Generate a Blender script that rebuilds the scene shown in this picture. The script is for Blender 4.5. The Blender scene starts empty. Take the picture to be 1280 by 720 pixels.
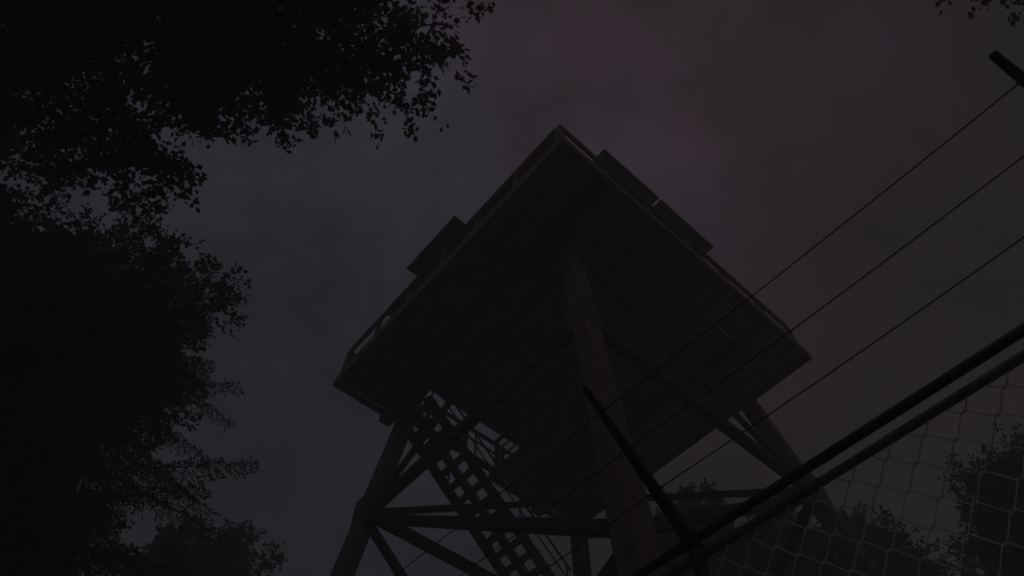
import bpy, math, random
import numpy as np
from mathutils import Vector, Matrix

random.seed(7)
sc = bpy.context.scene
COL = sc.collection
R = math.radians

# ----------------------------------------------------------------------------- helpers
class MB:
    """collects simple solids and links them as one mesh object"""
    def __init__(self):
        self.v = []; self.f = []
    def hexa(self, c8):
        n = len(self.v); self.v += [tuple(c) for c in c8]
        for q in ((0,3,2,1),(4,5,6,7),(0,1,5,4),(1,2,6,5),(2,3,7,6),(3,0,4,7)):
            self.f.append(tuple(n+i for i in q))
    def box(self, x0, x1, y0, y1, z0, z1):
        self.hexa([(x0,y0,z0),(x1,y0,z0),(x1,y1,z0),(x0,y1,z0),(x0,y0,z1),(x1,y0,z1),(x1,y1,z1),(x0,y1,z1)])
    def beam(self, p, q, w, h, upv=(0,0,1), w2=None, h2=None):
        p = Vector(p); q = Vector(q); d = (q-p).normalized(); u = Vector(upv)
        s = d.cross(u)
        if s.length < 1e-4: s = d.cross(Vector((0,1,0)))
        s.normalize(); u = s.cross(d).normalized()
        w2 = w if w2 is None else w2; h2 = h if h2 is None else h2
        a = [p-s*w/2-u*h/2, p+s*w/2-u*h/2, p+s*w/2+u*h/2, p-s*w/2+u*h/2]
        b = [q-s*w2/2-u*h2/2, q+s*w2/2-u*h2/2, q+s*w2/2+u*h2/2, q-s*w2/2+u*h2/2]
        self.hexa(a+b)
    def tube(self, pts, rad, n=8, cap=True):
        pts = [Vector(p) for p in pts]
        if not isinstance(rad, (list, tuple)): rad = [rad]*len(pts)
        base = len(self.v); ref = None
        for i, p in enumerate(pts):
            d = (pts[min(i+1, len(pts)-1)]-pts[max(i-1, 0)]).normalized()
            if ref is None:
                ref = Vector((0,0,1)) if abs(d.z) < .9 else Vector((1,0,0))
            s = d.cross(ref).normalized(); u = s.cross(d).normalized(); ref = u
            for k in range(n):
                a = 2*math.pi*k/n
                self.v.append(tuple(p+(s*math.cos(a)+u*math.sin(a))*rad[i]))
        for i in range(len(pts)-1):
            for k in range(n):
                a = base+i*n+k; b = base+i*n+(k+1) % n
                self.f.append((a, b, b+n, a+n))
        if cap:
            self.f.append(tuple(base+k for k in range(n))[::-1])
            self.f.append(tuple(base+(len(pts)-1)*n+k for k in range(n)))
    def poly(self, pts):
        n = len(self.v); self.v += [tuple(p) for p in pts]; self.f.append(tuple(range(n, n+len(pts))))
    def build(self, name, mat, parent=None, bevel=0, smooth=False):
        me = bpy.data.meshes.new(name); me.from_pydata(self.v, [], self.f); me.update()
        me.materials.append(mat)
        if smooth:
            me.polygons.foreach_set('use_smooth', [True]*len(me.polygons))
        o = bpy.data.objects.new(name, me); COL.objects.link(o)
        if parent: o.parent = parent
        if bevel:
            m = o.modifiers.new('bevel', 'BEVEL'); m.width = bevel; m.segments = 1; m.limit_method = 'ANGLE'
        return o

def kites(name, mat, parent, P, D, L, W, rng):
    """a mesh of many small leaf blades: P base, D direction, L length, W width"""
    n = len(P)
    D = D/np.maximum(np.linalg.norm(D, axis=1, keepdims=True), 1e-6)
    r = rng.normal(size=(n, 3)); S = np.cross(D, r); S /= np.maximum(np.linalg.norm(S, axis=1, keepdims=True), 1e-6)
    N = np.cross(D, S)
    L = np.asarray(L).reshape(-1, 1)*np.ones((n, 1)); W = np.asarray(W).reshape(-1, 1)*np.ones((n, 1))
    V = np.empty((n, 4, 3))
    V[:, 0] = P; V[:, 1] = P+D*L*.45+S*W*.5+N*L*.06; V[:, 2] = P+D*L; V[:, 3] = P+D*L*.45-S*W*.5+N*L*.06
    me = bpy.data.meshes.new(name)
    me.vertices.add(n*4); me.vertices.foreach_set('co', V.astype(np.float32).ravel())
    me.loops.add(n*4); me.loops.foreach_set('vertex_index', np.arange(n*4, dtype=np.int32))
    me.polygons.add(n); me.polygons.foreach_set('loop_start', np.arange(0, n*4, 4, dtype=np.int32))
    me.polygons.foreach_set('loop_total', np.full(n, 4, dtype=np.int32))
    me.update(calc_edges=True); me.validate()
    me.materials.append(mat)
    o = bpy.data.objects.new(name, me); COL.objects.link(o); o.parent = parent
    return o

def empty(name, loc, rz=0, label=None, cat=None, group=None):
    o = bpy.data.objects.new(name, None); COL.objects.link(o); o.location = loc; o.rotation_euler = (0, 0, rz)
    o.empty_display_size = .3
    if label: o['label'] = label
    if cat: o['category'] = cat
    if group: o['group'] = group
    return o

def part(name, parent, loc=(0,0,0)):
    o = bpy.data.objects.new(name, None); COL.objects.link(o); o.parent = parent; o.location = loc
    o.empty_display_size = .2
    return o

# ----------------------------------------------------------------------------- materials
def mat_base(name, rough=.8, metal=0.):
    m = bpy.data.materials.new(name); m.use_nodes = True
    nt = m.node_tree; b = nt.nodes['Principled BSDF']
    b.inputs['Roughness'].default_value = rough; b.inputs['Metallic'].default_value = metal
    return m, nt, b

def noisy(name, c1, c2, scale=(1,1,1), nscale=6, rough=.8, metal=0., bump=.0, detail=6, c3=None):
    m, nt, b = mat_base(name, rough, metal)
    tc = nt.nodes.new('ShaderNodeTexCoord'); mp = nt.nodes.new('ShaderNodeMapping')
    mp.inputs['Scale'].default_value = scale
    nz = nt.nodes.new('ShaderNodeTexNoise'); nz.inputs['Scale'].default_value = nscale; nz.inputs['Detail'].default_value = detail
    nz.inputs['Roughness'].default_value = .65
    cr = nt.nodes.new('ShaderNodeValToRGB')
    cr.color_ramp.elements[0].position = .3; cr.color_ramp.elements[1].position = .7
    cr.color_ramp.elements[0].color = (*c1, 1); cr.color_ramp.elements[1].color = (*c2, 1)
    if c3:
        e = cr.color_ramp.elements.new(.52); e.color = (*c3, 1)
    l = nt.links
    l.new(tc.outputs['Object'], mp.inputs['Vector']); l.new(mp.outputs['Vector'], nz.inputs['Vector'])
    l.new(nz.outputs['Fac'], cr.inputs['Fac']); l.new(cr.outputs['Color'], b.inputs['Base Color'])
    if bump:
        bp = nt.nodes.new('ShaderNodeBump'); bp.inputs['Strength'].default_value = bump; bp.inputs['Distance'].default_value = .02
        l.new(nz.outputs['Fac'], bp.inputs['Height']); l.new(bp.outputs['Normal'], b.inputs['Normal'])
    return m

M = {}
M['timber'] = noisy('weathered timber', (.10,.083,.083), (.185,.155,.155), (9,9,1.2), 3, .85, bump=.4)
M['timber_h'] = noisy('weathered cross timber', (.13,.11,.11), (.235,.20,.20), (3,3,9), 3, .85, bump=.4)
M['brace'] = noisy('tarred brace timber', (.045,.037,.037), (.085,.07,.07), (3,3,9), 3, .85, bump=.4)
M['board'] = noisy('deck boards', (.15,.128,.128), (.27,.235,.235), (1.2,10,8), 3, .85, bump=.4)
M['rail'] = noisy('rail timber', (.115,.098,.098), (.21,.18,.18), (4,4,4), 4, .8, bump=.3)
M['cabwall'] = noisy('cabin planks', (.16,.14,.14), (.26,.23,.23), (1,1,12), 3, .8, bump=.3)
M['shutter'] = noisy('shutter planks', (.12,.105,.105), (.21,.185,.185), (7,7,3), 3, .8, bump=.3)
M['roof'] = noisy('roof sheet', (.10,.095,.09), (.17,.15,.14), (3,3,3), 4, .6, metal=.3, bump=.2)
M['steel'] = noisy('stair steel', (.13,.12,.115), (.24,.21,.19), (2,2,2), 6, .6, metal=.5, bump=.2, c3=(.17,.15,.14))
M['galv'] = noisy('galvanised pipe', (.20,.20,.20), (.34,.33,.32), (1,1,1), 9, .5, metal=.8, bump=.1)
M['pipe'] = noisy('dark painted pipe', (.035,.030,.028), (.07,.06,.055), (1,1,1), 7, .6, metal=.2, bump=.2)
M['wire'] = noisy('steel strand', (.05,.045,.045), (.10,.09,.085), (1,1,1), 30, .55, metal=.6)
M['mesh'] = noisy('galvanised wire mesh', (.60,.59,.53), (.78,.77,.70), (1,1,1), 20, .34, metal=.15)
M['pipe_worn'] = noisy('worn grey pipe', (.09,.075,.08), (.16,.135,.14), (1,1,1), 14, .55, metal=.3, bump=.2)
M['bark'] = noisy('bark', (.04,.033,.028), (.10,.085,.07), (6,6,1.5), 3, .95, bump=.8)
M['leaf'] = noisy('broad leaves', (.035,.05,.022), (.085,.10,.045), (1,1,1), 1.3, .7)
M['leaf2'] = noisy('dull leaves', (.035,.045,.025), (.075,.085,.045), (1,1,1), 1.1, .75)
M['needle'] = noisy('needles', (.028,.042,.024), (.06,.08,.045), (1,1,1), 1.5, .75)
M['far_leaf'] = noisy('distant foliage', (.03,.042,.025), (.075,.085,.05), (1,1,1), .8, .8)
M['ground'] = noisy('gravel paled for bounce light', (.34,.32,.30), (.52,.49,.46), (1,1,1), 1.2, .95, bump=.5, detail=10)  # ground stays out of view; kept pale to throw light up under the deck
gm, gnt, gb = mat_base('window glass', .08)
gb.inputs['Base Color'].default_value = (.02,.022,.025,1); M['glass'] = gm

# ----------------------------------------------------------------------------- camera
EYE = 1.7
fpx, pitch, roll = 835.956, 1.023159, -0.013128
cam = bpy.data.cameras.new('camera'); co = bpy.data.objects.new('camera', cam); COL.objects.link(co)
fw = Vector((0, math.cos(pitch), math.sin(pitch)))
rt = Vector((0.99991383, 0.01120791, -0.00683516)); up = Vector((0.0131277, -0.85368651, 0.52062175))
co.matrix_world = Matrix(((rt.x, up.x, -fw.x, 0), (rt.y, up.y, -fw.y, 0), (rt.z, up.z, -fw.z, EYE), (0, 0, 0, 1)))
cam.sensor_width = 36; cam.sensor_fit = 'HORIZONTAL'; cam.lens = fpx/1280*36; cam.clip_start = .02; cam.clip_end = 2000
cam.dof.use_dof = True; cam.dof.focus_distance = 11.5; cam.dof.aperture_fstop = 8.0
sc.camera = co

# ----------------------------------------------------------------------------- ground
mb = MB()
G = 40; S = 150
def gz(x, y):
    r = math.hypot(x, y-6)
    return 0.05*math.sin(x*.4)*math.cos(y*.37)*min(1, r/12)
for j in range(G+1):
    for i in range(G+1):
        x = -S+2*S*i/G; y = -S+2*S*j/G
        mb.v.append((x, y, gz(x, y)*0))
for j in range(G):
    for i in range(G):
        a = j*(G+1)+i; mb.f.append((a, a+1, a+G+2, a+G+1))
g = mb.build('ground', M['ground']); g['kind'] = 'structure'
g['label'] = 'gravel paled for bounce light under the tower'

# ----------------------------------------------------------------------------- lookout tower
CX, CY, ROT = 1.15023, 8.51399, R(41.8259)
DZ, H = 12.36, 3.4                  # underside of the deck rim, half width of the deck
RING, RS, TS = 9.047, 2.5, 2.13     # tie level, half spread there, half spread under the deck
DT = DZ+.18                         # walking surface
RB = 3.342                          # line of the railing
RT = DZ+1.1286                      # top of the rail
def half(z): return RS+(TS-RS)*(z-RING)/(DZ-RING)
def leg_pt(sx, sy, z): h = half(z); return Vector((sx*h, sy*h, z))

tower = empty('lookout_tower', (CX, CY, 0), ROT,
              'tall timber fire lookout tower with a square deck on four splayed braced legs', 'lookout tower')
LW = .285
corners = {'N': (-1,-1), 'R': (1,-1), 'F': (1,1), 'L': (-1,1)}
def leg_mesh(sx, sy, z0, z1):
    m = MB(); n = 8
    for i in range(n+1):
        z = z0+(z1-z0)*i/n; p = leg_pt(sx, sy, z); h = LW/2; c = .03
        ring = [(-h+c,-h),(h-c,-h),(h,-h+c),(h,h-c),(h-c,h),(-h+c,h),(-h,h-c),(-h,-h+c)]
        m.v += [(p.x+a, p.y+b, z) for a, b in ring]
    for i in range(n):
        for k in range(8):
            a = i*8+k; b = i*8+(k+1) % 8
            m.f.append((a, b, b+8, a+8))
    m.f.append(tuple(range(8))[::-1]); m.f.append(tuple(n*8+k for k in range(8)))
    return m
for k, (sx, sy) in corners.items():
    leg = leg_mesh(sx, sy, .32, DZ-.25).build('leg', M['timber'], tower)
    f = MB(); p = leg_pt(sx, sy, 0); f.box(p.x-.35, p.x+.35, p.y-.35, p.y+.35, -.1, .4)
    f.build('footing', M['ground'], leg, bevel=.03)
# bolted steel plates at the joints of the legs
def gusset(sx, sy, z, h=.5):
    m = MB(); p = leg_pt(sx, sy, z); e = LW/2+.006
    for ax in (0, 1):
        for sgn in (-1, 1):
            if ax == 0: m.box(p.x+sgn*e-.006, p.x+sgn*e+.006, p.y-.17, p.y+.17, z-h/2, z+h/2)
            else: m.box(p.x-.17, p.x+.17, p.y+sgn*e-.006, p.y+sgn*e+.006, z-h/2, z+h/2)
    for ax in (0, 1):
        for sgn in (-1, 1):
            for dz in (-.17, 0, .17):
                for s in (-.09, .09):
                    if ax == 0: q = Vector((p.x+sgn*(e+.006), p.y+s, z+dz)); d = Vector((sgn*.02, 0, 0))
                    else: q = Vector((p.x+s, p.y+sgn*(e+.006), z+dz)); d = Vector((0, sgn*.02, 0))
                    m.tube([q-d*.2, q+d], .018, 6)
    return m
for k, (sx, sy) in corners.items():
    gusset(sx, sy, RING).build('joint_plate', M['steel'], tower)
faces = [('L','N'), ('N','R'), ('R','F'), ('F','L')]
ZL = 5.2
def member(a, za, b, zb, w, h, name, inset=0.0):
    pa = leg_pt(*corners[a], za); pb = leg_pt(*corners[b], zb)
    if inset:
        mid = (pa+pb)/2; n = Vector((mid.x, mid.y, 0)).normalized(); pa = pa-n*inset; pb = pb-n*inset
    d = (pb-pa).normalized(); pa = pa+d*.12; pb = pb-d*.12
    m = MB(); m.beam(pa, pb, w, h); return m.build(name, M['brace'], tower, bevel=.012)
for a, b in faces:
    member(a, RING, b, RING, .15, .17, 'tie_beam')
for a in ('L', 'R'):
    member(a, RING+.03, 'N', 12.15, .085, .11, 'diagonal_brace')
    member(a, RING-.02, 'F', 11.72, .09, .11, 'diagonal_brace', .055)
    for b in ('N', 'F'):
        member(a, RING-.11, b, ZL, .12, .13, 'diagonal_brace')
        member(a, 1.6, b, ZL-.15, .13, .15, 'diagonal_brace')
# girders under the deck, running out to its rim, then joists and boards
for sx in (-1, 1):
    m = MB(); m.box(sx*TS-.13, sx*TS+.13, -H+.1, H+.012, DZ-.24, DZ+.004); m.build('girder', M['timber_h'], tower, bevel=.01)
NX0, NX1, NY = -1.83, .74, 2.24     # stair opening in the deck
for x in np.arange(-3.0, 3.01, .5):
    y1 = NY-.03 if NX0-.02 < x < NX1+.02 else H-.045
    m = MB(); m.box(x-.022, x+.022, -H+.045, y1, DZ+.075, DT-.032); m.build('joist', M['timber_h'], tower)
m = MB(); w = .142; y = -H+.006; k = 0
rb = random.Random(3)
while y < H-.05:
    gap = rb.choice([.004,.005,.006,.008,.011,.014]) if y < -2.2 else .004
    x0, x1 = -H+.005+rb.uniform(0, .01), H-.005-rb.uniform(0, .01)
    y1 = min(y+w, H-.005)
    segs = [(x0, x1)] if y1 < NY else [(x0, NX0), (NX1, x1)]
    for s0, s1 in segs: m.box(s0, s1, y, y1, DT-.03, DT)
    y += w+gap
m.build('deck_floor', M['board'], tower)
for nm, bx in (('a', (-H-.04,H+.04,-H-.04,-H)), ('b', (-H-.04,H+.04,H,H+.0)), ('c', (-H-.04,-H,-H,H)), ('d', (H,H+.04,-H,H))):
    if nm == 'b':
        for x0, x1 in ((-H-.04, NX0), (NX1, H+.04)):
            m = MB(); m.box(x0, x1, H, H+.04, DZ, DT+.004); m.build('rim_board', M['timber_h'], tower)
    else:
        m = MB(); m.box(*bx, DZ, DT+.004); m.build('rim_board', M['timber_h'], tower)
m = MB(); m.box(NX0-.04, NX0, NY, H-.05, DZ+.01, DT-.031); m.box(NX1, NX1+.04, NY, H-.05, DZ+.01, DT-.031); m.box(NX0-.04, NX1+.04, NY-.045, NY-.003, DZ+.01, DT-.031)
m.build('stair_trimmer', M['timber_h'], tower)
# railings: one run a side, one pair round the stair opening
def railing(p, q, nposts, z0, ztop, mids=(.72,), kick=True):
    p = Vector(p); q = Vector(q); g_ = part('railing', tower, (p.x, p.y, z0)); base = Vector((p.x, p.y, z0))
    a = Vector((0,0,0)); b = Vector((q.x-p.x, q.y-p.y, 0)); hh = ztop-z0; d = b.normalized()
    for i in range(nposts):
        c = a+b*(i/(nposts-1))
        m = MB(); m.beam(c, c+Vector((0,0,hh-.04)), .075, .075, d); m.build('post', M['rail'], g_)
    m = MB(); m.beam(a-d*.03+Vector((0,0,hh-.02)), b+d*.03+Vector((0,0,hh-.02)), .09, .04); m.build('top_rail', M['rail'], g_)
    off = d.cross(Vector((0,0,1)))*.05
    for t in mids:
        m = MB(); z = Vector((0,0,hh*t)); m.beam(a+z+off, b+z+off, .03, .04); m.build('mid_rail', M['rail'], g_)
    if kick:
        m = MB(); z = Vector((0,0,.13)); m.beam(a+z+off, b+z+off, .025, .22); m.build('kick_board', M['rail'], g_)
    return g_
railing((-RB,-RB), (RB,-RB), 7, DT, RT)
railing((RB,-RB+.1), (RB,RB), 7, DT, RT)
railing((RB-.1,RB), (-RB,RB), 7, DT, RT)
railing((-RB,RB-.1), (-RB,-RB+.1), 7, DT, RT)
railing((NX0+.75,NY-.07), (NX1+.07,NY-.07), 3, DT, RT, (.4,.72), False)
railing((NX1+.07,NY+.05), (NX1+.07,RB-.1), 2, DT, RT, (.4,.72), False)
# stairs: upper flight under the opening, landing and the next flight
stairs = part('stairs', tower, (0,0,0))
SL = .82
def flight(parent, x0, z0, x1, ya, yb, detail=True):
    sg = 1 if x1 > x0 else -1; run = abs(x1-x0); z1 = z0-SL*run
    m = MB()
    for y in (ya, (ya+yb)/2, yb):
        hgt = .27 if y != (ya+yb)/2 else .16
        c = .07 if y == (ya+yb)/2 else 0
        m = MB(); m.beam((x0, y, z0-.17-c), (x1, y, z1-.17-c), .05, hgt); m.build('stringer', M['steel'], parent)
    n = int(run/.25); allm = MB()
    for i in range(n):
        xx = x0+sg*(i+.6)*.25; z = z0-SL*(i+.6)*.25
        t = allm if not detail else MB()
        t.box(xx-.075, xx+.075, ya+.03, yb-.03, z-.045, z)
        if detail: t.build('tread', M['board'], parent)
    if not detail: allm.build('treads', M['board'], parent)
    for y in (ya, yb):
        hm = MB()
        for hh, r_ in ((.72, .024), (.40, .016)):
            hm.tube([(x0, y, z0+hh), (x1, y, z1+hh)], r_, 8)
        hm.build('handrail', M['steel'], parent, smooth=True)
        np_ = max(2, int(run/1.15)+1); pm = MB()
        for i in range(np_):
            t = i/(np_-1)*.94+.03; xx = x0+(x1-x0)*t; z = z0+(z1-z0)*t
            if detail:
                pm = MB(); pm.tube([(xx, y, z-.1), (xx, y, z+.72)], .02, 8); pm.build('baluster', M['steel'], parent)
            else: pm = MB(); pm.tube([(xx, y, z-.1), (xx, y, z+.72)], .02, 8); pm.build('baluster', M['steel'], parent)
flight(stairs, NX0, DT-.11, 2.0, 3.20, 2.335)
ZLand = DT-.11-SL*(2.0-NX0)
lm = MB()
for i in range(8): lm.box(2.0, 3.3, 2.25+i*.25, 2.25+i*.25+.235, ZLand-.05, ZLand) if not (2.25+i*.25 < 2.7) else (lm.box(2.0, 2.28, 2.25+i*.25, 2.25+i*.25+.235, ZLand-.05, ZLand), lm.box(2.67, 3.3, 2.25+i*.25, 2.25+i*.25+.235, ZLand-.05, ZLand))
lm.box(2.0, 2.05, 2.25, 4.23, ZLand-.25, ZLand-.055); lm.box(3.25, 3.3, 2.25, 4.23, ZLand-.25, ZLand-.055)
lm.build('landing', M['board'], stairs)
lower = part('lower_stairs', tower, (0,0,0))
flight(lower, 2.0, ZLand, -3.4, 4.20, 3.34, False)
z2 = ZLand-SL*5.4
m = MB(); m.box(-4.6, -3.4, 3.3, 5.2, z2-.1, z2); m.box(-4.5, -4.4, 5.05, 5.15, 0, z2-.1); m.box(-4.5, -4.4, 3.35, 3.45, 0, z2-.1); m.build('lower_landing', M['board'], lower)
flight(lower, -3.4, z2, -3.4+z2/SL, 5.15, 4.29, False)

# cabin on the deck, its shutters propped out level, and its roof
CB = 2.3
walls = MB()
t = .1
for s in (-1, 1):
    walls.box(-CB, CB, s*CB-(t if s > 0 else 0), s*CB+(t if s < 0 else 0), DT+.004, DT+.9)
    walls.box(-CB, CB, s*CB-(t if s > 0 else 0), s*CB+(t if s < 0 else 0), DT+2.08, DT+2.4)
    walls.box(s*CB-(t if s > 0 else 0), s*CB+(t if s < 0 else 0), -CB+t, CB-t, DT+.004, DT+.9)
    walls.box(s*CB-(t if s > 0 else 0), s*CB+(t if s < 0 else 0), -CB+t, CB-t, DT+2.08, DT+2.4)
    for u in (-CB+.06, -CB/3, CB/3, CB-.06):
        walls.box(u-.06, u+.06, s*CB-(t if s > 0 else 0), s*CB+(t if s < 0 else 0), DT+.9, DT+2.08)
        if abs(u) < 2: walls.box(s*CB-(t if s > 0 else 0), s*CB+(t if s < 0 else 0), u-.06, u+.06, DT+.9, DT+2.08)
walls.build('cabin_wall', M['cabwall'], tower)
m = MB(); m.box(-CB+t, CB-t, -CB+t, CB-t, DT+.003, DT+.03); m.build('cabin_floor', M['board'], tower)
spans = [(-CB+.12, -CB/3-.06), (-CB/3+.06, CB/3-.06), (CB/3+.06, CB-.12)]
for s in (-1, 1):
    for a, b in spans:
        for ax in (0, 1):
            m = MB(); fr = MB(); c = s*(CB-.05)
            def bx(mm, u0, u1, d0, d1, z0, z1):
                if ax == 0: mm.box(u0, u1, c+d0, c+d1, z0, z1)
                else: mm.box(c+d0, c+d1, u0, u1, z0, z1)
            zz0, zz1 = DT+.9, DT+2.08
            for u0, u1 in ((a+.003, a+.045), (b-.045, b-.003), ((a+b)/2-.015, (a+b)/2+.015)): bx(fr, u0, u1, -.03, .03, zz0+.046, zz1-.046)
            bx(fr, a+.003, b-.003, -.03, .03, zz0+.003, zz0+.045); bx(fr, a+.003, b-.003, -.03, .03, zz1-.045, zz1-.003)
            wnd = fr.build('window', M['rail'], tower)
            bx(m, a+.02, b-.02, -.004, .004, zz0+.02, zz1-.02); m.build('pane', M['glass'], wnd)
def shutter(ax, u0, u1):
    m = MB(); zt = DZ+2.2; o0, o1 = CB+.01, H+.0
    n = max(4, int((u1-u0)/.14)); dw = (u1-u0)/n
    for i in range(n):
        a, b = u0+i*dw+.0005, u0+(i+1)*dw-.0005
        if ax == 0: m.box(a, b, -o1, -o0, zt, zt+.025)
        else: m.box(-o1, -o0, a, b, zt, zt+.025)
    for d in (o0+.12, o1-.2):
        if ax == 0: m.box(u0+.02, u1-.02, -d-.04, -d+.04, zt+.025, zt+.055)
        else: m.box(-d-.04, -d+.04, u0+.02, u1-.02, zt+.025, zt+.055)
    sh = m.build('shutter', M['shutter'], tower)
    for u in (u0+.08, u1-.08):
        m = MB()
        if ax == 0: m.tube([(u, -CB-.01, DT+1.0), (u, -o1+.15, zt)], .018, 6)
        else: m.tube([(-CB-.01, u, DT+1.0), (-o1+.15, u, zt)], .018, 6)
        m.build('prop', M['steel'], sh)
shutter(0, -2.05, -.43); shutter(0, -.37, 1.33); shutter(1, -.28, 1.42)
EV = 2.92; ze = DZ+2.6; zr = ze+1.35
m = MB()
top = [(-.25,-.25,zr),(.25,-.25,zr),(.25,.25,zr),(-.25,.25,zr)]; ev = [(-EV,-EV,ze),(EV,-EV,ze),(EV,EV,ze),(-EV,EV,ze)]
lo = [(x, y, z-.06) for x, y, z in ev]
m.v = ev+top+lo
m.f = [(0,1,5,4),(1,2,6,5),(2,3,7,6),(3,0,4,7),(4,5,6,7),(8,11,10,9),(0,8,9,1),(1,9,10,2),(2,10,11,3),(3,11,8,0)]
roof = m.build('roof', M['roof'], tower)
m = MB(); m.tube([(0,0,zr), (0,0,zr+.2)], .12, 10); m.build('vent', M['roof'], roof)

# ----------------------------------------------------------------------------- fence
ta = R(132.6+180); fd = Vector((math.cos(ta), math.sin(ta), 0)); fn = Vector((-fd.y, fd.x, 0)); OFF = 1.5478
fence = empty('chain_link_fence', tuple(fn*OFF+fd*-.893), 0,
              'chain link security fence with slanted arms carrying three wire strands close by', 'fence')
F0 = fn*OFF+fd*-.893
def fp(t, z, o=0.): return fd*(t+.893)+fn*o+Vector((0,0,z))     # relative to the fence's own base
T0, PITCH = -.893, 1.423
posts = [T0+PITCH*k for k in range(-3, 4)]
arm = (-fn+Vector((0,0,1))).normalized()
for t_ in posts:
    m = MB(); m.tube([fp(t_, 0), fp(t_, 3.03)], .021, 14)
    po = m.build('post', M['pipe'], fence, smooth=True)
    m = MB(); b0 = fp(t_, 3.0)
    m.beam(b0-arm*.03, b0+arm*.58, .042, .034, fd.cross(arm), .02, .015); m.build('arm', M['pipe'], po, bevel=.003)
    m = MB(); m.tube([fp(t_, 2.99), fp(t_, 3.045)], [.0245,.0245], 14); m.tube([fp(t_, 3.045), fp(t_, 3.065)], [.0245,.012], 14)
    m.build('cap', M['pipe'], po, smooth=False)
    for sdist in (.176, .326, .469):
        m = MB(); c = fp(t_, 3.02)+arm*sdist; r_ = .0245-.0125*sdist/.58
        q = fd.cross(arm).normalized()
        m.tube([c+fd*r_*math.cos(a)+q*r_*.85*math.sin(a)+arm*.004*math.sin(2*a) for a in [2*math.pi*k/10 for k in range(11)]], .0022, 5)
        m.build('wire_clip', M['wire'], po)
    for zz in (2.4, 1.9, 1.4, .9, .4):
        m = MB(); c = fp(t_, zz); m.tube([c+fd*.025*math.cos(a)+fn*.025*math.sin(a)+Vector((0,0,.004*math.sin(a))) for a in [2*math.pi*k/12 for k in range(13)]], .002, 5)
        m.build('mesh_tie', M['mesh'], po)
tA, tB = posts[0], posts[-1]
m = MB(); m.tube([fp(tA-.05, 3.02), fp(tB+.05, 3.02)], .0142, 14); m.build('top_rail', M['pipe'], fence, smooth=True)
m = MB(); m.tube([fp(tA-.05, 2.958, .0), fp(tB+.05, 2.958, .0)], .0125, 14); m.build('mesh_rail', M['pipe_worn'], fence, smooth=True)
for sdist in (.176, .326, .469):
    m = MB(); pts = []
    for i in range(len(posts)-1):
        for k in range(8):
            u = k/8; t_ = posts[i]+(posts[i+1]-posts[i])*u
            pts.append(fp(t_, 3.02)+arm*sdist-Vector((0,0,1))*.010*4*u*(1-u))
    pts.append(fp(posts[-1], 3.02)+arm*sdist)
    m.tube(pts, .0021, 6); m.build('wire_strand', M['wire'], fence, smooth=True)
# woven mesh: every wire zigzags down, hooked round its neighbours
P_ = .0525; tn, zn = -.291, 2.808
m = MB(); k0 = int(math.floor((tA-tn)/P_)); k1 = int(math.ceil((tB-tn)/P_))
nz = 52
for k in range(k0, k1):
    pts = []
    for j in range(-nz, 4):
        z = zn+P_*j
        right = ((k+1+j) % 2 == 0)
        tt = tn+P_*(k+(1 if right else 0))
        inn = -1 if right else 1
        bul = .0028 if right else -.0028
        pts.append(fp(tt+inn*.0035, z+.0045, bul*.3)); pts.append(fp(tt-inn*.001, z+.001, bul)); pts.append(fp(tt+inn*.0025, z-.0035, bul*.3))
    pts = pts[::-1]
    m.tube(pts, .0017, 5, cap=False)
m.build('wire_mesh', M['mesh'], fence, smooth=True)

# ----------------------------------------------------------------------------- trees
def limb(m, a, b, r0, r1, rng, sag=.0, n=5, sides=7):
    a = np.array(a, float); b = np.array(b, float); d = b-a; ln = np.linalg.norm(d)
    side = rng.normal(size=3); side -= d*(side@d)/max(ln*ln, 1e-6)
    pts = []; rad = []
    for i in range(n+1):
        t = i/n
        p = a+d*t+side*ln*.06*math.sin(math.pi*t)+np.array([0,0,sag*ln*math.sin(math.pi*t)])
        pts.append(Vector(p)); rad.append(r0+(r1-r0)*t)
    m.tube(pts, rad, sides)

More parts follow.
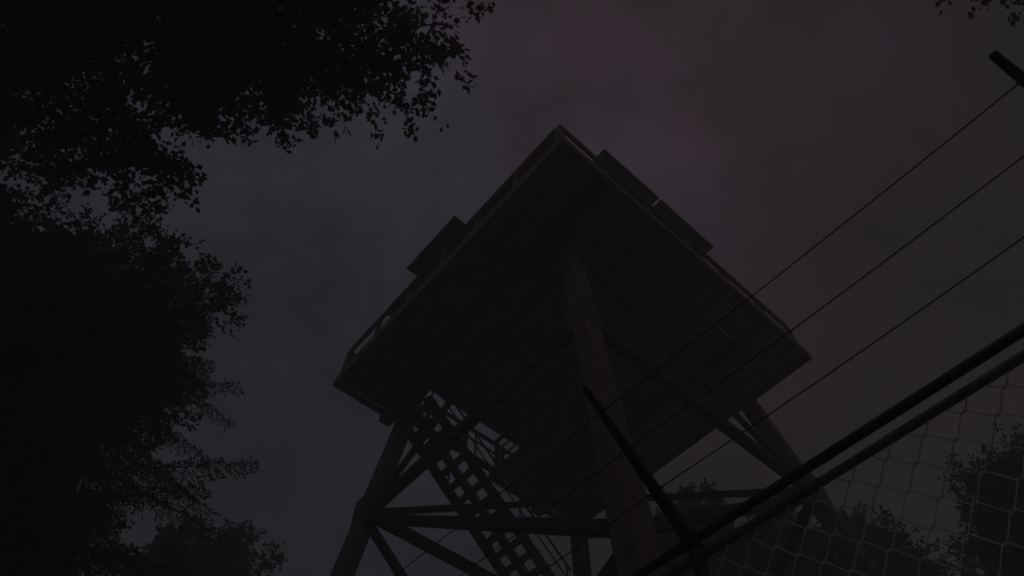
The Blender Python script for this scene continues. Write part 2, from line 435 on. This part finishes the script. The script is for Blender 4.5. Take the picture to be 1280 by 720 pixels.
def broad_tree(name, label, group, base, height_fork, cc, rad, nclump, per, leaf, seed, mat, tr=.22, fill=0, fillsize=.3,
               extra=(), spread=.33, lump=.22, cat='tree', core=.35, hang=.5, fillr=.86):
    rng = np.random.default_rng(seed)
    cc = np.array(cc, float); rad = np.array(rad, float); base = np.array(base, float)
    root = empty(name, tuple(base), 0, label, cat, group)
    loc = cc-base
    d = rng.normal(size=(nclump, 3)); d /= np.linalg.norm(d, axis=1, keepdims=True)
    ph = rng.uniform(0, 6.28, size=(6,)); fr = rng.normal(size=(6, 3))*2.6
    lumpv = 1+lump*np.sum(np.sin(d@fr.T+ph), axis=1)/2.4
    rr = (core+(1-core)*rng.uniform(size=nclump)**.6)*lumpv
    C = loc+d*rad*rr[:, None]
    if len(extra): C = np.vstack([C]+[np.array(e, float)[None]-base for e in extra])
    n = len(C)
    # wood
    wood = MB(); fork = np.array([loc[0]*.15, loc[1]*.15, height_fork])
    limb(wood, (0,0,-.2), fork, tr, tr*.75, rng, n=6, sides=10)
    topp = loc+np.array([0,0,rad[2]*.55]); limb(wood, fork, topp, tr*.75, tr*.15, rng, n=6, sides=8)
    nm = max(6, min(16, n//12)); mains = []
    for i in range(nm):
        a = 2*math.pi*i/nm+rng.uniform(-.3,.3); el = rng.uniform(-.35, .7)
        q = loc+rad*np.array([math.cos(a)*math.cos(el), math.sin(a)*math.cos(el), math.sin(el)])*rng.uniform(.5, .72)
        s = fork+(topp-fork)*rng.uniform(0, .7); limb(wood, s, q, tr*.38, tr*.09, rng, .05, 6, 6); mains.append((s, q))
    nodes = np.array([s+(q-s)*t for s, q in mains for t in (.45,.65,.85,1.)])
    order = np.argsort(np.linalg.norm(C-loc, axis=1)); nodes = list(nodes); nodes_a = np.array(nodes)
    for c in C[order]:
        j = np.argmin(np.linalg.norm(nodes_a-c, axis=1)); limb(wood, nodes_a[j], c, tr*.05+.004, .004, rng, .06, 4, 4)
        nodes_a = np.vstack([nodes_a, c])
    wood.build('trunk', M['bark'], root, smooth=True)
    # leaves: sprays along short twigs
    outw = (C-loc); outw /= np.maximum(np.linalg.norm(outw, axis=1, keepdims=True), .1)
    idx = np.repeat(np.arange(n), per)
    ntw = 5
    tw = rng.normal(size=(n, ntw, 3))*.75+outw[:, None]*.7; tw[..., 2] -= hang*.45
    tw /= np.linalg.norm(tw, axis=2, keepdims=True)
    which = rng.integers(0, ntw, size=len(idx)); tt = rng.uniform(size=len(idx))**.8
    sz = rng.uniform(.6, 1.35, size=n)
    P = C[idx]+tw[idx, which]*(tt*spread*1.9*sz[idx])[:, None]+rng.normal(size=(len(idx), 3))*spread*.16
    D = rng.normal(size=(len(idx), 3))+tw[idx, which]*.7; D[:, 2] -= hang
    s = rng.uniform(.6, 1.25, size=len(idx))
    Pl, Dl, Ll, Wl = [P], [D], [leaf*s], [leaf*.68*s]
    if fill:
        d = rng.normal(size=(fill, 3)); d /= np.linalg.norm(d, axis=1, keepdims=True)
        q = loc+d*rad*(fillr*rng.uniform(size=(fill, 1))**.45)*(1+lump*np.sum(np.sin(d@fr.T+ph), axis=1)/2.4)[:, None]
        Pl.append(q); Dl.append(rng.normal(size=(fill, 3))); s = rng.uniform(.6, 1.2, size=fill)
        Ll.append(fillsize*s); Wl.append(fillsize*.7*s)
    kites('crown', mat, root, np.vstack(Pl), np.vstack(Dl), np.concatenate(Ll), np.concatenate(Wl), rng)
    return root

def conifer(name, label, group, base, height, length, seed, lean=(0,0), z0=.15, nb=100, droop=.35, nee=.085, dens=1., tip=.25, tr=.2, taper=.8, thin=.42):
    rng = np.random.default_rng(seed); root = empty(name, base, 0, label, 'tree', group)
    wood = MB(); wood.tube([(0,0,-.2), (lean[0]*.5, lean[1]*.5, height*.5), (lean[0], lean[1], height)], [tr, tr*.6, .015], 8)
    P = []; D = []; L = []
    for i in range(nb):
        t = (i+rng.uniform())/nb; z = height*(z0+(1-z0)*t)
        a = i*2.399+rng.uniform(-.4,.4); ln = length*(tip*.3+(1-tip*.3)*(1-t)**taper)*rng.uniform(.65, 1.1)
        o = np.array([lean[0]*z/height, lean[1]*z/height, z]); out = np.array([math.cos(a), math.sin(a), 0.])
        sidev = np.array([-out[1], out[0], 0.])
        def at(u): return o+out*ln*u+np.array([0,0,1.])*ln*(-droop*u+.28*droop*u*u*1.6+.12*math.sin(u*2))
        wood.tube([Vector(at(u)) for u in (0,.35,.7,1.)], [.012+.008*ln, .012+.004*ln, .008, .004], 5)
        ns = max(4, int(ln/.11*dens))
        for k in range(ns):
            u = .12+.88*(k+rng.uniform())/ns; s = 1 if k % 2 else -1; b = at(u)
            bl = (.16+.30*ln*.32*(1-u)+.05)*rng.uniform(.7, 1.3)
            dv = out*.75+sidev*s*rng.uniform(.5,1.)+np.array([0,0,-.35-.3*droop+rng.uniform(-.2,.15)]); dv /= np.linalg.norm(dv)
            m_ = max(4, int(bl/.024))
            for w in range(m_):
                q = b+dv*bl*(w/m_); P.append(q)
                D.append(dv*1.1+rng.normal(size=3)*.7); L.append(nee*rng.uniform(.7, 1.3))
    wood.build('trunk', M['bark'], root)
    L = np.array(L); kites('crown', M['needle'], root, np.array(P), np.array(D), L, L*thin, rng)
    return root

def hr(h, a, b): return (a*h, b*h, EYE+h)     # a point h above the eye along a sight line

gA = 'trees round the clearing'
# big spreading tree that overhangs the upper left
broad_tree('broadleaf_tree', 'spreading broadleaf tree whose dark canopy overhangs the upper left corner', gA,
           (-5.0,-1.9,0), 4.5, (-5.1,-1.55,11.2), (4.7,4.3,2.7), 800, 170, .092, 11, M['leaf'], .3, 17000, .34, spread=.30, lump=.10, core=.45,
           extra=[hr(7.6,-.10,.17), hr(7.6,-.12,.21), hr(7.4,-.165,.235), hr(7.2,-.25,.235), hr(7.2,-.30,.24), hr(7.1,-.345,.235), hr(7.0,-.53,.37), hr(7.0,-.545,.36), hr(7.2,-.43,.255), hr(7.0,-.60,.36), hr(7.4,-.20,.22), hr(7.2,-.38,.24), hr(7.2,-.47,.28)]+[hr(h_, a_+e_, b_-.6*e_) for h_ in (7.3,8.6) for e_ in (-.025,.02) for a_, b_ in ((-.516,.23), (-.622,.275), (-.451,.225), (-.587,.31), (-.687,.32), (-.685,.26), (-.363,.19), (-.445,.25), (-.253,.19), (-.191,.19), (-.602,.19), (-.552,.315))])
# tree at the far left edge, between the overhanging one and the bushy one
broad_tree('broadleaf_tree', 'leafy tree at the left edge between the overhanging canopy and the bushy tree', gA,
           (-9.6,2.6,0), 4.5, (-10.1,2.1,11.4), (2.7,2.8,2.6), 320, 130, .10, 17, M['leaf2'], .24, 6500, .34, spread=.30, lump=.16, core=.5,
           extra=[hr(9,-.74,.385), hr(9,-.72,.395), hr(9,-.69,.37), hr(9,-.66,.365)])
# dense tree at the left middle
broad_tree('broadleaf_tree', 'dense bushy tree with ragged twig tips left of the tower deck', gA,
           (-9.2,6.7,0), 5., (-8.85,6.75,11.2), (2.65,2.65,2.2), 480, 150, .095, 23, M['leaf2'], .26, 9000, .34, spread=.28, lump=.26, core=.5, fillr=.87,
           extra=[hr(10,-.525,.60), hr(10,-.53,.63), hr(10,-.52,.64), hr(10,-.55,.60), hr(10,-.565,.565), hr(10,-.575,.51), hr(10,-.595,.50), hr(10,-.59,.68), hr(10,-.61,.69), hr(10,-.555,.65), hr(10,-.62,.62), hr(10,-.61,.56), hr(10,-.58,.60), hr(10,-.61,.47), hr(10,-.63,.45), hr(10,-.57,.64), hr(10,-.61,.66), hr(10,-.64,.56), hr(10,-.65,.74), hr(10,-.66,.77)])
# spruce below it
conifer('spruce_tree', 'spruce with drooping feathery branches below the bushy tree on the left', gA,
        (-8.1,9.2,0), 15.2, 5.9, 31, nb=120, droop=.36, nee=.10, dens=2.5, taper=.6, thin=.27)
broad_tree('broadleaf_tree', 'dark thick tree filling the lower left corner', gA,
           (-10.3,9.8,0), 3.5, (-10.0,9.5,9.3), (2.6,2.6,3.5), 280, 110, .12, 37, M['leaf2'], .22, 7000, .42, spread=.34, lump=.12, core=.5)
# further trees, lower left
broad_tree('cedar_tree', 'columnar cedar with a blunt top behind the spruce at lower left', gA,
           (-9.0,15.2,0), 5, (-9.0,15.2,11.5), (.8,.8,3.0), 150, 90, .11, 41, M['far_leaf'], .2, 2600, .32, spread=.22, lump=.12, core=.4, hang=-.4)
broad_tree('cedar_tree', 'second blunt cedar, the nearer one to the stair leg at lower left', gA,
           (-7.75,15.5,0), 5, (-7.75,15.5,11.4), (.8,.8,3.0), 150, 90, .11, 43, M['far_leaf'], .2, 2600, .32, spread=.22, lump=.12, core=.4, hang=-.4)
broad_tree('broadleaf_tree', 'low leafy tree with one twig reaching toward the left tower leg', gA,
           (-7.6,14.4,0), 4., (-7.4,14.4,8.6), (1.4,1.4,2.0), 110, 80, .10, 47, M['far_leaf'], .14, 1200, .32, spread=.2, lump=.2, core=.5,
           extra=[hr(10.2,-.555,1.32), hr(10.1,-.57,1.335), hr(10.0,-.585,1.345), hr(9.9,-.60,1.36)])
# beyond the tower, lower right
broad_tree('fir_tree', 'slim fir with a spiky top seen under the deck right of the near leg', gA,
           (5.65,15.3,0), 6, (5.65,15.3,13.3), (.26,.26,2.3), 90, 90, .09, 53, M['needle'], .2, 900, .24, spread=.11, lump=.1, core=.4, hang=-.5)
broad_tree('broadleaf_tree', 'leafy tree just right of the near tower leg', gA,
           (4.7,15.2,0), 6., (4.75,15.2,12.2), (1.25,1.2,2.2), 190, 100, .105, 59, M['far_leaf'], .2, 3600, .34, spread=.24, lump=.2, core=.45)
broad_tree('broadleaf_tree', 'broad tree between the fir and the right tower leg', gA,
           (7.1,15.0,0), 6., (7.0,15.0,11.4), (1.7,1.6,2.2), 210, 100, .11, 61, M['far_leaf'], .22, 4200, .36, spread=.26, lump=.2, core=.45)
broad_tree('broadleaf_tree', 'round topped tree rising past the foot of the right tower leg', gA,
           (8.8,14.6,0), 5., (8.75,14.6,11.1), (1.5,1.5,2.1), 200, 100, .11, 67, M['far_leaf'], .22, 3800, .36, spread=.26, lump=.18, core=.45)
broad_tree('broadleaf_tree', 'broad dark tree behind the chain link at the right edge', gA,
           (10.5,10.1,0), 4.5, (10.2,10.3,9.5), (1.65,1.65,1.95), 240, 130, .09, 71, M['leaf2'], .22, 3800, .34, spread=.24, lump=.2, core=.45)
# behind the viewer's right shoulder: only its lowest twigs reach into the picture
broad_tree('broadleaf_tree', 'tree whose twig tips hang into the upper right corner', gA,
           (8.3,-2.9,0), 4.5, (8.2,-2.6,10.7), (3.9,3.85,2.6), 340, 110, .09, 79, M['leaf'], .26, 3200, .34, spread=.32, lump=.1, core=.55,
           extra=[hr(8.4,.64,.11), hr(8.4,.68,.115), hr(8.3,.72,.12), hr(8.5,.61,.095)])

# ----------------------------------------------------------------------------- sky, light, air
w = bpy.data.worlds.new('World'); sc.world = w; w.use_nodes = True
nt = w.node_tree; nt.nodes.clear(); l = nt.links
out = nt.nodes.new('ShaderNodeOutputWorld'); bg = nt.nodes.new('ShaderNodeBackground')
sky = nt.nodes.new('ShaderNodeTexSky'); sky.sky_type = 'NISHITA'; sky.sun_disc = False
SUN_EL, SUN_AZ = R(50), R(182)
sky.sun_elevation = SUN_EL; sky.sun_rotation = SUN_AZ
hsv = nt.nodes.new('ShaderNodeHueSaturation'); hsv.inputs['Saturation'].default_value = .25; hsv.inputs['Value'].default_value = .004
tc = nt.nodes.new('ShaderNodeTexCoord')
nz1 = nt.nodes.new('ShaderNodeTexNoise'); nz1.inputs['Scale'].default_value = 4.2; nz1.inputs['Detail'].default_value = 8; nz1.inputs['Roughness'].default_value = .58
nz2 = nt.nodes.new('ShaderNodeTexNoise'); nz2.inputs['Scale'].default_value = 2.4; nz2.inputs['Detail'].default_value = 3
mp2 = nt.nodes.new('ShaderNodeMapping'); mp2.inputs['Location'].default_value = (3.1, 7.7, 1.3)
r1 = nt.nodes.new('ShaderNodeMapRange'); r1.inputs['From Min'].default_value = .3; r1.inputs['From Max'].default_value = .7
r1.inputs['To Min'].default_value = .42; r1.inputs['To Max'].default_value = 1.5
tint = nt.nodes.new('ShaderNodeValToRGB')
tint.color_ramp.elements[0].position = .35; tint.color_ramp.elements[0].color = (.0205, .0180, .0270, 1)
tint.color_ramp.elements[1].position = .65; tint.color_ramp.elements[1].color = (.0275, .0160, .0225, 1)
dot = nt.nodes.new('ShaderNodeVectorMath'); dot.operation = 'DOT_PRODUCT'
mv = Vector((-.16, .24, 1.0)).normalized(); dot.inputs[1].default_value = mv      # brightness painted into the cloud, peaking here and falling off around
r2 = nt.nodes.new('ShaderNodeMapRange'); r2.interpolation_type = 'SMOOTHSTEP'
r2.inputs['From Min'].default_value = .70; r2.inputs['From Max'].default_value = 1.0; r2.inputs['To Min'].default_value = .20; r2.inputs['To Max'].default_value = 1.08
mul = nt.nodes.new('ShaderNodeMath'); mul.operation = 'MULTIPLY'
sc1 = nt.nodes.new('ShaderNodeVectorMath'); sc1.operation = 'SCALE'
add = nt.nodes.new('ShaderNodeVectorMath'); add.operation = 'ADD'
l.new(tc.outputs['Generated'], nz1.inputs['Vector']); l.new(tc.outputs['Generated'], mp2.inputs['Vector']); l.new(mp2.outputs['Vector'], nz2.inputs['Vector'])
l.new(nz1.outputs['Fac'], r1.inputs['Value']); 
dr = nt.nodes.new('ShaderNodeVectorMath'); dr.operation = 'DOT_PRODUCT'; dr.inputs[1].default_value = (.62, -.22, 0)   # reddish glow painted into the cloud tint toward one side
ad = nt.nodes.new('ShaderNodeMath'); ad.operation = 'ADD'
l.new(tc.outputs['Generated'], dr.inputs[0]); l.new(dr.outputs['Value'], ad.inputs[0]); l.new(nz2.outputs['Fac'], ad.inputs[1]); l.new(ad.outputs['Value'], tint.inputs['Fac'])

l.new(tc.outputs['Generated'], dot.inputs[0]); l.new(dot.outputs['Value'], r2.inputs['Value'])
l.new(r1.outputs['Result'], mul.inputs[0]); l.new(r2.outputs['Result'], mul.inputs[1])
l.new(tint.outputs['Color'], sc1.inputs[0]); l.new(mul.outputs['Value'], sc1.inputs['Scale'])
l.new(sky.outputs['Color'], hsv.inputs['Color']); l.new(hsv.outputs['Color'], add.inputs[0]); l.new(sc1.outputs['Vector'], add.inputs[1])
l.new(add.outputs['Vector'], bg.inputs['Color']); bg.inputs['Strength'].default_value = 1.0
l.new(bg.outputs['Background'], out.inputs['Surface'])

sun = bpy.data.lights.new('sun', 'SUN'); so = bpy.data.objects.new('sun', sun); COL.objects.link(so)
sun.energy = .097; sun.angle = R(12); sun.color = (1, .86, .96)
sdir = Vector((math.sin(SUN_AZ)*math.cos(SUN_EL), math.cos(SUN_AZ)*math.cos(SUN_EL), math.sin(SUN_EL)))
so.rotation_euler = (-sdir).to_track_quat('-Z', 'Y').to_euler(); so.location = sdir*60

HAZE = .020
if HAZE:
    m = MB(); m.box(-S-3, S+3, -S-3, S+3, -1.2, 27)
    hm = bpy.data.materials.new('night haze'); hm.use_nodes = True; hn = hm.node_tree
    hn.nodes.remove(hn.nodes['Principled BSDF'])
    pv = hn.nodes.new('ShaderNodeVolumePrincipled'); pv.inputs['Color'].default_value = (.98,.95,.97,1); pv.inputs['Density'].default_value = HAZE
    hn.links.new(pv.outputs['Volume'], hn.nodes['Material Output'].inputs['Volume'])
    hz = m.build('haze', hm); hz['kind'] = 'stuff'

# ----------------------------------------------------------------------------- colour management
sc.view_settings.view_transform = 'Standard'; sc.view_settings.look = 'None'
sc.view_settings.exposure = 0; sc.view_settings.gamma = 1
sc.view_settings.use_curve_mapping = False
sc.render.film_transparent = False
sc.cycles.max_bounces = 8; sc.cycles.diffuse_bounces = 3; sc.cycles.volume_bounces = 4
